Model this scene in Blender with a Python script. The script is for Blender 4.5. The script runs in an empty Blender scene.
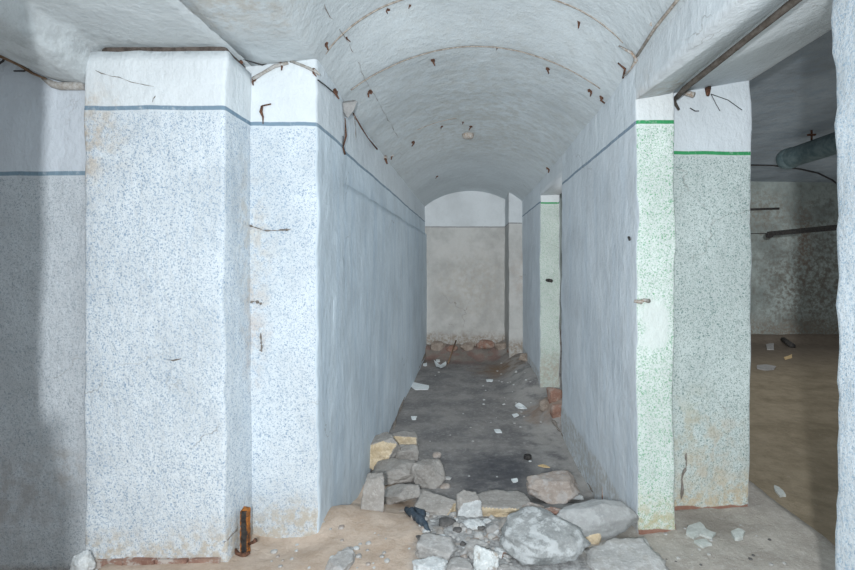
import bpy, bmesh, math, random
from mathutils import Vector, Matrix, noise
random.seed(11)
S = bpy.context.scene
COL = S.collection
F, CX, CY, EYE = 480.0, 467.0, 262.0, 1.45      # focal length in pixels, vanishing point, eye height

def ss(a, b, x):
    t = max(0.0, min(1.0, (x - a) / (b - a))); return t * t * (3 - 2 * t)
def lerp(a, b, t): return a + (b - a) * t
def pt(px, py, Y): return Vector(((px - CX) * Y / F, Y, EYE - (py - CY) * Y / F))
def ray(px, py): return Vector(((px - CX) / F, 1.0, -(py - CY) / F))
def nz(x, y, z, f): return noise.noise(Vector((x * f, y * f, z * f)))
def warp(v, a=1.0):
    p = Vector(v)
    d = noise.noise_vector(p * 0.9 + Vector((3, 7, 1))) * 0.010 + noise.noise_vector(p * 3.1) * 0.005 + noise.noise_vector(p * 11.0) * 0.0022
    return p + d * a

# ------------------------------------------------------------------ materials
class NT:
    def __init__(s, name):
        s.m = bpy.data.materials.new(name); s.m.use_nodes = True
        s.t = s.m.node_tree; s.t.nodes.clear()
        s.out = s.n('ShaderNodeOutputMaterial'); s.b = s.n('ShaderNodeBsdfPrincipled')
        s.l(s.b.outputs[0], s.out.inputs[0]); s.tc = s.n('ShaderNodeTexCoord')
        s.P = s.tc.outputs['Object']
    def n(s, t, **k):
        x = s.t.nodes.new(t)
        for a, v in k.items(): setattr(x, a, v)
        return x
    def l(s, a, b): s.t.links.new(a, b)
    def put(s, sock, v):
        if hasattr(v, 'links') or isinstance(v, bpy.types.NodeSocket): s.l(v, sock)
        elif isinstance(v, (tuple, list)) and len(v) == 3 and sock.type == 'RGBA': sock.default_value = (*v, 1)
        else: sock.default_value = v
    def math(s, op, a, b=0.0, c=None, clamp=False):
        x = s.n('ShaderNodeMath', operation=op, use_clamp=clamp)
        s.put(x.inputs[0], a); s.put(x.inputs[1], b)
        if c is not None: s.put(x.inputs[2], c)
        return x.outputs[0]
    def mapr(s, v, a, b, c=0.0, d=1.0, smooth=True):
        x = s.n('ShaderNodeMapRange', clamp=True)
        if smooth: x.interpolation_type = 'SMOOTHSTEP'
        s.put(x.inputs[0], v)
        for i, q in enumerate((a, b, c, d)): s.put(x.inputs[i + 1], q)
        return x.outputs[0]
    def scaled(s, sc, off=(0, 0, 0)):
        x = s.n('ShaderNodeMapping'); s.l(s.P, x.inputs[0]); x.inputs['Scale'].default_value = sc; x.inputs['Location'].default_value = off
        return x.outputs[0]
    def noise(s, scale, det=4, rough=0.55, vec=None, dist=0.0):
        x = s.n('ShaderNodeTexNoise'); s.l(vec or s.P, x.inputs['Vector'])
        x.inputs['Scale'].default_value = scale; x.inputs['Detail'].default_value = det; x.inputs['Roughness'].default_value = rough
        x.inputs['Distortion'].default_value = dist
        return x.outputs['Fac']
    def vor(s, scale, feature='F1', vec=None, rnd=1.0):
        x = s.n('ShaderNodeTexVoronoi', feature=feature); s.l(vec or s.P, x.inputs['Vector'])
        x.inputs['Scale'].default_value = scale; x.inputs['Randomness'].default_value = rnd
        return x
    def mix(s, f, a, b):
        x = s.n('ShaderNodeMix', data_type='RGBA'); s.put(x.inputs[0], f); s.put(x.inputs[6], a); s.put(x.inputs[7], b)
        return x.outputs[2]
    def xyz(s):
        x = s.n('ShaderNodeSeparateXYZ'); s.l(s.P, x.inputs[0]); return x.outputs
    def sphere(s, c, r, soft=0.35, squash=(1, 1, 1)):
        d = s.n('ShaderNodeVectorMath', operation='SUBTRACT'); s.l(s.P, d.inputs[0]); d.inputs[1].default_value = c
        e = s.n('ShaderNodeVectorMath', operation='MULTIPLY'); s.l(d.outputs[0], e.inputs[0]); e.inputs[1].default_value = squash
        f = s.n('ShaderNodeVectorMath', operation='LENGTH'); s.l(e.outputs[0], f.inputs[0])
        q = s.math('ADD', f.outputs['Value'], s.math('MULTIPLY', s.math('SUBTRACT', s.noise(9, 4), 0.5), r * 1.3))
        return s.mapr(q, r * (1 + soft * .3), r * (1 - soft))
    def done(s, col, rough=0.9, bumps=(), metal=0.0, spec=0.25):
        s.put(s.b.inputs['Base Color'], col); s.put(s.b.inputs['Roughness'], rough); s.b.inputs['Metallic'].default_value = metal
        s.b.inputs['Specular IOR Level'].default_value = spec
        prev = None
        for h, st, di in bumps:
            x = s.n('ShaderNodeBump'); x.inputs['Strength'].default_value = st; x.inputs['Distance'].default_value = di
            s.l(h, x.inputs['Height'])
            if prev: s.l(prev, x.inputs['Normal'])
            prev = x.outputs[0]
        if prev: s.l(prev, s.b.inputs['Normal'])
        return s.m

def plaster(name, base, stripe=None, stripe_col=(.2, .3, .38), speck=None, below=None, speck_col2=None, speck_th=.30, speck_sc=105,
            foot=0.0, foot_col=(.42, .36, .27), brick=None, streak=0.0, crack=.5, patches=(), stains_shade=(), worn=None, mottle=.10):
    n = NT(name); X, Y, Z = n.xyz()
    col = n.mix(n.mapr(n.noise(1.7, 5, .6), .35, .7), base, tuple(c * (1 - mottle) for c in base))
    col = n.mix(n.math('MULTIPLY', n.mapr(n.noise(22, 3), .55, .8), .35), col, tuple(c * (1 - mottle * 1.5) for c in base))
    if below:
        bm = n.mapr(Z, stripe + .004, stripe - .004)
        c2 = n.mix(n.mapr(n.noise(2.3, 5, .65), .35, .7), below, tuple(c * (1 - mottle * 1.6) for c in below))
        col = n.mix(bm, col, c2)
    if streak:
        st = n.noise(1.0, 5, .6, vec=n.scaled((9, 9, .9)))
        m = n.mapr(st, .42, .7, 0, streak)
        if stripe: m = n.math('MULTIPLY', m, n.mapr(Z, stripe, stripe - .25))
        col = n.mix(m, col, tuple(c * f for c, f in zip(below or base, (.74, .80, .86))))
    if speck:
        ra = n.n('ShaderNodeTexNoise'); n.l(n.P, ra.inputs['Vector']); ra.inputs['Scale'].default_value = 70; ra.inputs['Detail'].default_value = 3
        rb = n.n('ShaderNodeVectorMath', operation='SCALE'); n.l(ra.outputs['Color'], rb.inputs[0]); rb.inputs['Scale'].default_value = .022
        rc = n.n('ShaderNodeVectorMath', operation='ADD'); n.l(rb.outputs[0], rc.inputs[0]); n.l(n.P, rc.inputs[1])
        v = n.vor(speck_sc, vec=rc.outputs[0]); w = n.n('ShaderNodeSeparateColor'); n.l(v.outputs['Color'], w.inputs[0])
        big = n.noise(3.2, 2)
        dens = n.math('ADD', w.outputs[0], n.math('MULTIPLY', n.math('SUBTRACT', big, .5), .6))
        th = n.math('GREATER_THAN', dens, speck_th)
        rad = n.math('MULTIPLY_ADD', w.outputs[1], .26, .22)
        nn = n.math('ADD', v.outputs['Distance'], n.math('MULTIPLY', n.math('SUBTRACT', n.noise(170, 3, .6), .5), 1.1))
        dot = n.math('MULTIPLY', n.mapr(n.math('SUBTRACT', nn, rad), .06, -.06), th)
        if stripe: dot = n.math('MULTIPLY', dot, n.mapr(Z, stripe - .01, stripe - .03))
        for (c, r) in patches: dot = n.math('MULTIPLY', dot, n.math('SUBTRACT', 1.0, n.sphere(c, r)))
        v2 = n.vor(speck_sc * 1.75, vec=rc.outputs[0]); w2 = n.n('ShaderNodeSeparateColor'); n.l(v2.outputs['Color'], w2.inputs[0])
        d2 = n.math('MULTIPLY', n.mapr(v2.outputs['Distance'], .48, .34), n.math('GREATER_THAN', w2.outputs[0], speck_th + .22))
        if stripe: d2 = n.math('MULTIPLY', d2, n.mapr(Z, stripe - .01, stripe - .03))
        for (c, r) in patches: d2 = n.math('MULTIPLY', d2, n.math('SUBTRACT', 1.0, n.sphere(c, r)))
        sc = n.mix(w.outputs[2], speck, speck_col2 or speck)
        col = n.mix(n.math('MULTIPLY', d2, .7), col, sc)
        col = n.mix(n.math('MULTIPLY', dot, .82), col, sc)
    for (c, r, scol, amt, sq) in stains_shade:
        col = n.mix(n.math('MULTIPLY', n.math('MULTIPLY', n.sphere(c, r, 1.0, sq), n.mapr(n.noise(13, 5, .7), .38, .62)), amt), col, scol)
    if worn:
        c, w = worn                      # bare cement where the finish has come off
        col = n.mix(w(n, X, Y, Z), col, n.mix(n.mapr(n.noise(14, 5, .7), .5, .66), c, tuple(q * .72 for q in c)))
    if stripe:
        zz = n.math('ADD', Z, n.math('MULTIPLY', n.math('SUBTRACT', n.noise(4, 4, .6), .5), .016))
        d = n.math('ABSOLUTE', n.math('SUBTRACT', zz, stripe))
        col = n.mix(n.math('MULTIPLY', n.mapr(d, .0125, .0085), n.mapr(n.noise(30, 3), .25, .45, .55, 1)), col, stripe_col)
    if foot:
        h = n.math('ADD', Z, n.math('MULTIPLY', n.math('SUBTRACT', n.noise(5, 5, .7), .5), foot * 1.6))
        m = n.math('MULTIPLY', n.mapr(h, foot, foot * .1), n.mapr(n.noise(24, 5, .7), .38, .6, .15, 1))
        col = n.mix(n.math('MULTIPLY', m, .85), col, foot_col)
    if brick:
        h = n.math('ADD', Z, n.math('MULTIPLY', n.math('SUBTRACT', n.noise(7, 3), .5), .05))
        col = n.mix(n.mapr(h, brick + .004, brick - .004), col, n.mix(n.noise(20, 3), (.22, .10, .075), (.34, .22, .17)))
    bumps = [(n.noise(5, 5, .62, vec=n.scaled((1.6, 1.6, 1))), .6, .03), (n.noise(38, 5, .7), .55, .007)]
    if crack:
        v = n.vor(1.15, 'DISTANCE_TO_EDGE', vec=None)
        dv = n.n('ShaderNodeVectorMath', operation='ADD'); n.l(n.P, dv.inputs[0])
        q = n.n('ShaderNodeTexNoise'); n.l(n.P, q.inputs['Vector']); q.inputs['Scale'].default_value = 4; q.inputs['Detail'].default_value = 5
        sc = n.n('ShaderNodeVectorMath', operation='SCALE'); n.l(q.outputs['Color'], sc.inputs[0]); sc.inputs['Scale'].default_value = .35
        n.l(sc.outputs[0], dv.inputs[1]); n.l(dv.outputs[0], v.inputs['Vector'])
        cm = n.math('MULTIPLY', n.mapr(v.outputs['Distance'], .0045, .001), n.mapr(n.noise(1.1, 2), .60, .66))
        col = n.mix(n.math('MULTIPLY', cm, crack), col, (.14, .12, .10))
    return n.done(col, .93, bumps, spec=.15)

WHITE = (.70, .755, .79)
m_ceil = plaster('whitewashed vault plaster', (.53, .585, .61), crack=.35, mottle=.14,
                 stains_shade=[((-.95, 1.9, 2.55), .45, (.36, .30, .22), .5, (1, 1, 1)), ((.1, 4.6, 2.8), 1.2, (.36, .35, .30), .45, (1, .6, 1))])
m_ceilL = plaster('side bay ceiling plaster', (.55, .60, .62), crack=.35, mottle=.13,
                 stains_shade=[((-1.9, 2.2, 2.45), .3, (.27, .29, .30), .6, (1, 1, 1))])  # grey patch paints the shade in the ceiling corner beside the pier
BL, BL2 = (.20, .305, .44), (.35, .45, .55)
m_spk = plaster('blue speckled plaster', (.715, .77, .80), 2.195, (.20, .29, .37), BL, (.69, .755, .80), BL2, foot=.22, foot_col=(.48, .43, .35), brick=None, crack=.5,
                stains_shade=[((-1.85, 2.3, 2.05), .22, (.52, .43, .32), .75, (1, 1, .8)), ((-1.15, 2.55, 1.6), .14, (.5, .45, .38), .6, (1, 1, .3)), ((-1.16, 2.6, 1.05), .1, (.5, .43, .38), .7, (1, 1, .3))])
m_wash = plaster('blue grey limewash', (.66, .72, .76), 2.195, (.25, .33, .40), None, (.64, .735, .805), streak=.5, foot=0, crack=.45)
m_washR = plaster('grey limewash', (.63, .69, .73), 2.215, (.23, .30, .37), None, (.65, .71, .755), streak=.4, foot=.06, foot_col=(.43, .43, .41), crack=.5)
GR, GR2 = (.10, .36, .16), (.30, .45, .38)
m_grn = plaster('green speckled plaster', (.66, .70, .71), 2.215, (.05, .30, .12), GR, (.69, .76, .735), GR2, foot=.26, foot_col=(.47, .43, .27), brick=-.012,
                patches=[((1.02, 2.62, 1.16), .10), ((1.03, 2.62, 1.05), .09)], crack=.4, speck_th=.24)
m_grnF = plaster('faded green speckled plaster', (.62, .66, .67), 2.2, (.05, .30, .12), (.18, .34, .22), (.55, .61, .58), (.33, .43, .39), foot=.4, foot_col=(.36, .34, .29), crack=.4, speck_th=.24)
m_grn2 = plaster('grey green speckled plaster', (.64, .70, .74), 2.09, (.05, .30, .12), (.13, .22, .21), (.60, .68, .67), (.27, .36, .34), foot=.30, foot_col=(.50, .42, .29), brick=.017,
                 stains_shade=[((1.42, 2.82, .33), .26, (.48, .40, .30), .6, (1, 1, 1)), ((1.3, 2.82, .5), .18, (.44, .42, .30), .45, (1, 1, .7))], crack=.4, speck_th=.26)
m_left = plaster('grey blue speckled plaster', (.58, .64, .70), 1.893, (.20, .29, .36), (.27, .33, .39), (.57, .62, .66), (.36, .42, .46), crack=.4, speck_th=.26,
                 stains_shade=[((-2.25, 2.4, .28), .30, (.37, .37, .38), .8, (1, 1, 1)), ((-2.0, 2.4, .42), .12, (.38, .37, .36), .7, (1, 1, .8))])
m_jamb = plaster('blue speckled plaster of the near wall', (.60, .65, .68), 3.2, (.20, .29, .37), (.26, .37, .47), (.60, .66, .70), (.40, .50, .58), crack=.2, speck_th=.26, speck_sc=105)
m_end = plaster('stained end wall plaster', (.56, .60, .62), 2.10, (.25, .26, .26), None, (.47, .475, .46), foot=.22, foot_col=(.24, .20, .16), crack=.6, mottle=.16,
                stains_shade=[((.1, 8.9, 1.0), .8, (.36, .33, .28), .5, (1, 1, 1)), ((.9, 8.0, 1.2), .5, (.36, .30, .26), .5, (2, 1, 1))])
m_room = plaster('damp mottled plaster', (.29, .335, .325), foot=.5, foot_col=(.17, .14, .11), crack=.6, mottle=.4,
                 stains_shade=[((6.5, 9.6, 1.0), 1.1, (.11, .10, .085), .85, (1, 1, .8)), ((6.75, 9.6, 1.9), .5, (.19, .12, .085), .8, (2.6, 1, .6)), ((7.4, 9.6, 2.0), .9, (.12, .12, .11), .8, (1, 1, .7)), ((7.2, 9.6, .8), .8, (.12, .11, .095), .8, (1, 1, .8)), ((5.9, 9.6, 2.5), .6, (.17, .14, .11), .6, (.6, 1, 1))])
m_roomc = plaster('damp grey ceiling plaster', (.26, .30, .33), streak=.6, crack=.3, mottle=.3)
m_beam = plaster('painted beam plaster', (.62, .67, .70), crack=.4, mottle=.12, stains_shade=[((1.05, 2.5, 2.33), .18, (.42, .36, .29), .6, (1, 1, 1))])
m_back = plaster('plain white plaster', (.68, .72, .75), crack=0)

def ground_mat(name, room=False):
    n = NT(name); X, Y, Z = n.xyz()
    conc = n.mix(n.mapr(n.noise(3, 6, .7), .35, .68), (.17, .168, .17), (.28, .272, .262))
    conc = n.mix(n.math('MULTIPLY', n.mapr(n.noise(30, 5, .7), .5, .75), .6), conc, (.40, .40, .39))
    conc = n.mix(n.math('MULTIPLY', n.mapr(n.noise(9, 6, .75), .52, .66), .5), conc, (.32, .32, .315))
    conc = n.mix(n.math('MULTIPLY', n.sphere((.28, 3.95, -.25), .5, 1.0), .8), conc, (.062, .066, .078))
    conc = n.mix(n.math('MULTIPLY', n.sphere((.6, 7.6, -.25), .55, .9), .75), conc, (.20, .125, .07))
    conc = n.mix(n.math('MULTIPLY', n.mapr(Y, 7.6, 8.6), .6), conc, n.mix(n.mapr(n.noise(5, 5), .45, .6), (.20, .165, .135), (.21, .105, .075)))
    conc = n.mix(n.math('MULTIPLY', n.math('MULTIPLY', n.mapr(X, .45, .75), n.mapr(n.noise(6, 5), .35, .55)), .6), conc, (.36, .355, .34))
    conc = n.mix(n.math('MULTIPLY', n.sphere((1.0, 5.35, -.1), .42, .6), .8), conc, n.mix(n.noise(18, 4), (.24, .16, .115), (.33, .27, .225)))
    sand = n.mix(n.mapr(n.noise(6, 6, .7), .35, .65), (.47, .37, .29), (.60, .50, .415))
    sand = n.mix(n.math('MULTIPLY', n.mapr(n.noise(60, 4, .7), .52, .75), .5), sand, (.60, .55, .48))
    dust = n.mix(n.mapr(n.noise(5, 6, .7), .35, .65), (.36, .335, .30), (.46, .435, .395))
    dust = n.mix(n.math('MULTIPLY', n.mapr(n.noise(40, 5, .7), .52, .72), .6), dust, (.54, .54, .52))
    dust = n.mix(n.math('MULTIPLY', n.sphere((1.35, 2.68, 0), .22, 1.0), .7), dust, (.22, .20, .175))
    rub = n.mix(n.mapr(n.noise(22, 6, .75), .35, .65), (.22, .22, .22), (.50, .51, .51))
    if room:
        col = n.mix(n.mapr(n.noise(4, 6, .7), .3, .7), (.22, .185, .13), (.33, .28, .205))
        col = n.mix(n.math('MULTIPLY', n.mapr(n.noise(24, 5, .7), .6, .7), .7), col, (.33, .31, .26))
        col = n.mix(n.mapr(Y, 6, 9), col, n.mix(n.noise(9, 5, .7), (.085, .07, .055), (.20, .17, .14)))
    else:
        j = n.math('MULTIPLY', n.math('SUBTRACT', n.noise(5, 5, .65), .5), .35)
        Xj = n.math('ADD', X, j); Yj = n.math('ADD', Y, j)
        front = n.mix(n.mapr(n.math('MULTIPLY_ADD', j, .6, X), -.30, -.16), sand, rub)
        front = n.mix(n.mapr(Xj, .52, .66), front, dust)
        edge = n.mapr(X, -.6, -.1, 3.75, 2.95)
        col = n.mix(n.mapr(n.math('SUBTRACT', Yj, edge), -.05, .10), front, conc)
        col = n.mix(n.mapr(X, .93, 1.0), col, n.mix(n.mapr(Y, 3.5, 4.2), dust, conc))
    return n.done(col, .96, [(n.noise(9, 6, .65), .5, .03), (n.noise(60, 5, .7), .6, .010), (n.noise(200, 3, .6), .4, .004)], spec=.1)
m_floor = ground_mat('dusty basement floor'); m_floorR = ground_mat('brown earth floor', True)

def rockmat(name, c, d, light=None, amt=0.0, bump=.6, sc=1.0):
    n = NT(name)
    col = n.mix(n.mapr(n.noise(7 * sc, 6, .68), .32, .68), c, d)
    col = n.mix(n.math('MULTIPLY', n.mapr(n.noise(55, 5, .7), .5, .72), .45), col, tuple(min(1, q * 1.45) for q in d))
    if light: col = n.mix(n.math('MULTIPLY', n.mapr(n.noise(11 * sc, 6, .72), .48, .58), amt), col, light)
    return n.done(col, .95, [(n.noise(16 * sc, 6, .7), bump, .02), (n.noise(80, 5, .7), bump, .006)], spec=.1)
r_grey = rockmat('grey stone', (.30, .285, .265), (.40, .385, .365))
r_pale = rockmat('pale grey stone', (.33, .325, .315), (.43, .425, .415), (.55, .56, .56), .5)
r_boul = rockmat('white dusted boulder', (.27, .285, .285), (.36, .375, .375), (.56, .59, .60), .75)
r_smooth = rockmat('smooth grey stone', (.315, .325, .325), (.38, .39, .39), (.46, .48, .48), .4, bump=.3)
r_pink = rockmat('pinkish stone', (.35, .30, .265), (.44, .39, .35), (.5, .5, .5), .5)
r_yel = rockmat('freshly broken yellow stone', (.54, .43, .28), (.70, .61, .46), (.38, .30, .20), .45)
r_brick = rockmat('broken red brick', (.25, .14, .11), (.36, .25, .20), (.55, .53, .50), .75)
r_white = rockmat('white plaster lump', (.52, .55, .56), (.68, .72, .73), (.33, .31, .28), .35)
r_brown = rockmat('brown spotted plaster', (.58, .62, .62), (.70, .73, .73), (.24, .17, .11), .6)
r_brown2 = rockmat('brown mortar rubble', (.22, .18, .15), (.33, .29, .25))
r_brickd = rockmat('dirty red brick', (.23, .13, .10), (.31, .21, .165), (.36, .33, .30), .5)
r_dark = rockmat('dark charred grit', (.09, .09, .09), (.17, .165, .16))
r_lump = rockmat('crumbled mortar', (.42, .425, .42), (.55, .56, .555), (.34, .32, .29), .4)
def simple(name, c, d, rough=.7, metal=0.0, sc=40, bump=.3):
    n = NT(name); return n.done(n.mix(n.mapr(n.noise(sc, 5, .7), .35, .65), c, d), rough, [(n.noise(sc * 1.5, 4, .7), bump, .003)], metal)
m_rust = simple('dark rust', (.055, .03, .022), (.17, .085, .055), .9, sc=90)
m_orange = simple('flaking orange rust', (.46, .17, .035), (.05, .035, .03), .9, sc=28)
m_black = simple('blackened iron', (.022, .022, .024), (.06, .055, .05), .6)
m_chalk = simple('painted rusty steel', (.48, .49, .48), (.30, .22, .16), .85, sc=90)
m_cable = simple('dusty cable', (.24, .20, .165), (.42, .39, .35), .8)
m_dcable = simple('black cable', (.025, .025, .027), (.05, .05, .05), .6)
m_pipe = simple('dull green grey pipe paint', (.055, .085, .092), (.10, .135, .14), .5, sc=12)
m_rag = simple('dark blue rubber', (.035, .055, .08), (.09, .115, .14), .7)
m_hole = simple('bare grey cement', (.27, .27, .265), (.36, .355, .35), .95)
m_crack = simple('dark crack line', (.16, .14, .12), (.26, .24, .22), .95)
m_paper = simple('white scrap', (.62, .68, .70), (.75, .79, .80), .8)
m_wood = simple('old brown stick', (.14, .09, .055), (.22, .15, .10), .85)
m_straw = simple('yellow wood splinter', (.50, .36, .18), (.62, .48, .28), .85)
m_conduit = simple('plastered conduit', (.46, .46, .45), (.30, .28, .25), .9, sc=60)
m_gap = simple('dark shade in gap', (.06, .05, .045), (.15, .125, .11), .95)  # dark colour painting the shade in the gap above the left pier
m_flash = simple('peeled plaster flake', (.44, .47, .45), (.55, .59, .57), .9)

# ------------------------------------------------------------------ mesh helpers
def link(name, bm, mats, parent=None, smooth=True):
    me = bpy.data.meshes.new(name)
    bmesh.ops.recalc_face_normals(bm, faces=bm.faces)
    bm.to_mesh(me); bm.free()
    for m in (mats if isinstance(mats, (list, tuple)) else [mats]): me.materials.append(m)
    if smooth:
        for p in me.polygons: p.use_smooth = True
    o = bpy.data.objects.new(name, me); COL.objects.link(o)
    if parent: o.parent = parent
    return o
def struct(name, bm, mats, smooth=True):
    o = link(name, bm, mats, None, smooth); o['kind'] = 'structure'; return o
def tag(o, label, cat, group=None, kind=None):
    o['label'] = label; o['category'] = cat
    if group: o['group'] = group
    if kind: o['kind'] = kind
    return o
def empty(name, loc, label, cat, group=None):
    o = bpy.data.objects.new(name, None); o.empty_display_size = .05; o.location = loc; COL.objects.link(o)
    return tag(o, label, cat, group)

def recentre(o, base=True):
    """put the origin of a mesh thing at its own base"""
    me = o.data; vs = [v.co for v in me.vertices]
    c = Vector((sum(v.x for v in vs) / len(vs), sum(v.y for v in vs) / len(vs), min(v.z for v in vs)))
    for v in me.vertices: v.co -= c
    o.location = c
    return o

def wall(name, pts, z0, z1, mats, seg=None, rad=.018, step=.05, amp=1.0, topjag=0.0, chip=.010, bot=None, top=None):
    """solid wall: closed footprint pts with rounded arrises, extruded z0..z1; seg = material index per edge"""
    n = len(pts); seg = seg or [0] * n; ring = []
    for i in range(n):
        a, b, c = Vector(pts[i - 1]), Vector(pts[i]), Vector(pts[(i + 1) % n])
        u, w = (a - b), (c - b); r = min(rad, u.length * .3, w.length * .3); u.normalize(); w.normalize()
        p0, p2 = b + u * r, b + w * r
        for k in range(4):
            t = k / 3; q = p0 * (1 - t) ** 2 + b * 2 * t * (1 - t) + p2 * t * t
            ring.append((q, seg[i - 1] if k < 1 else seg[i], True))
        d0 = p2; nx = Vector(pts[(i + 1) % n]); v = (c - b).normalized(); r2 = min(rad, (c - b).length * .3)
        d1 = c - v * r2; L = (d1 - d0).length
        mid = abs((d0 + d1).y / 2); st = step * (1 if mid < 4.5 else 2.2)
        m = max(1, int(L / st))
        for k in range(1, m): ring.append((d0.lerp(d1, k / m), seg[i], False))
    rows = max(2, int((z1 - z0) / step)); bm = bmesh.new(); grid = []
    for j in range(rows + 1):
        z = lerp(z0, z1, j / rows); row = []
        for q, s, corner in ring:
            zz = z
            if bot: zz = lerp(z0 + bot(q.x, q.y), z1, j / rows)
            if top: zz = lerp(z0, top(q.x, q.y), j / rows)
            if topjag and j == rows: zz += topjag * nz(q.x, q.y, 0, 6)
            p = warp((q.x, q.y, zz), amp)
            if corner:
                p += noise.noise_vector(Vector((q.x * 3, q.y * 3, zz * 5))) * chip + noise.noise_vector(Vector((q.x * 3, q.y * 3, zz * 17))) * chip * .35
            row.append(bm.verts.new(p))
        grid.append(row)
    N = len(ring)
    for j in range(rows):
        for i in range(N):
            f = bm.faces.new((grid[j][i], grid[j][(i + 1) % N], grid[j + 1][(i + 1) % N], grid[j + 1][i])); f.material_index = ring[i][1]
    bm.faces.new(grid[-1]); bm.faces.new(grid[0][::-1])
    return struct(name, bm, mats)

def slab(name, xs, ys, zf, thick, mats, amp=1.0, up=True):
    """ceiling or floor sheet with thickness; zf(x, y) is the visible side"""
    bm = bmesh.new(); g = []; h = []
    for y in ys:
        r1, r2 = [], []
        for x in xs:
            p = warp((x, y, zf(x, y)), amp); r1.append(bm.verts.new(p)); r2.append(bm.verts.new(p + Vector((0, 0, thick))))
        g.append(r1); h.append(r2)
    a, b = len(ys), len(xs)
    for j in range(a - 1):
        for i in range(b - 1):
            bm.faces.new((g[j][i], g[j][i + 1], g[j + 1][i + 1], g[j + 1][i])); bm.faces.new((h[j][i], h[j + 1][i], h[j + 1][i + 1], h[j][i + 1]))
    for j in range(a - 1):
        for i in (0, b - 1): bm.faces.new((g[j][i], g[j + 1][i], h[j + 1][i], h[j][i]))
    for i in range(b - 1):
        for j in (0, a - 1): bm.faces.new((g[j][i], g[j][i + 1], h[j][i + 1], h[j][i]))
    return struct(name, bm, mats)
def rng(a, b, s):
    n = max(1, round((b - a) / s)); return [a + (b - a) * i / n for i in range(n + 1)]

def tube_bm(bm, path, r, sides=8, mi=0):
    path = [Vector(p) for p in path]; rings = []
    for i, p in enumerate(path):
        d = (path[min(i + 1, len(path) - 1)] - path[max(i - 1, 0)]).normalized()
        up = Vector((0, 0, 1)) if abs(d.z) < .9 else Vector((0, 1, 0))
        a = d.cross(up).normalized(); b = d.cross(a); rr = r[i] if isinstance(r, (list, tuple)) else r
        rings.append([bm.verts.new(p + a * math.cos(t) * rr + b * math.sin(t) * rr) for t in [2 * math.pi * k / sides for k in range(sides)]])
    for A, B in zip(rings, rings[1:]):
        for k in range(sides): bm.faces.new((A[k], A[(k + 1) % sides], B[(k + 1) % sides], B[k])).material_index = mi
    bm.faces.new(rings[0]).material_index = mi; bm.faces.new(rings[-1][::-1]).material_index = mi
def box_bm(bm, c, sx, sy, sz, rot=None, mi=0, jit=0.0):
    M = Matrix.Translation(c) @ (rot.to_4x4() if rot else Matrix()) @ Matrix.Diagonal((sx, sy, sz, 1))
    r = bmesh.ops.create_cube(bm, size=1.0, matrix=M)
    for v in r['verts']:
        if jit: v.co += Vector([random.uniform(-jit, jit) for _ in range(3)])
        for f in v.link_faces: f.material_index = mi
def E(x=0, y=0, z=0):
    from mathutils import Euler
    return Euler((math.radians(x), math.radians(y), math.radians(z))).to_matrix()

# ------------------------------------------------------------------ the shell
XL, XR = -.805, .93
CR = [(-2.2, 3.0), (2.3, 2.98), (2.65, 2.955), (3.1, 2.84), (9.3, 2.76)]
SP = [(-2.2, 2.55), (2.65, 2.55), (3.1, 2.51), (9.3, 2.45)]
def pw(tab, x):
    if x <= tab[0][0]: return tab[0][1]
    for (a, u), (b, v) in zip(tab, tab[1:]):
        if x <= b: return lerp(u, v, (x - a) / (b - a))
    return tab[-1][1]
def vault(x, y):
    c, s = pw(CR, y), pw(SP, y); h = (XR - XL) / 2; u = (x - (XR + XL) / 2) / h
    if x < XL: return lerp(s, 2.508, min(1, (XL - x) / .36)) if x > -1.165 else 2.508
    if x > XR: return s - .02
    k = ss(2.65, 3.1, y); return s + (c - s) * max(0.0, 1 - abs(u) ** lerp(2.3, 2.0, k)) ** lerp(.75, .92, k)
slab('ceiling', [-1.168, -1.08, -1.0, -.92, -.86] + rng(XL, XR, .06) + [1.2], rng(-2.0, 2.6, .07) + rng(2.65, 4.6, .07) + rng(4.75, 9.2, .18), vault, .12, m_ceil)
def lceil(x, y):
    w = pw([(-3.8, 2.72), (-2.8, 2.68), (-2.335, 2.49), (-2.11, 2.375), (-2.03, 2.345), (-1.86, 2.33), (-1.80, 2.508)], x)
    return lerp(2.508, w, ss(1.55, 2.40, y) if x < -1.84 else ss(1.55, 2.40, y) * max(0, min(1, (-1.80 - x) / .05)))
slab('ceiling_side_bay', rng(-3.8, -2.0, .08) + rng(-1.95, -1.75, .035) + rng(-1.70, -1.165, .07), rng(-2.0, 1.5, .2) + rng(1.55, 2.75, .06), lceil, .12, m_ceilL)
slab('ceiling_right_room', rng(1.1, 9.0, .25), rng(1.9, 9.9, .2), lambda x, y: 3.07 - .10 * abs((x - 5) / 4) ** 2 + .03 * nz(x, y, 0, 1.3), .12, m_roomc, 2.0)

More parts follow.
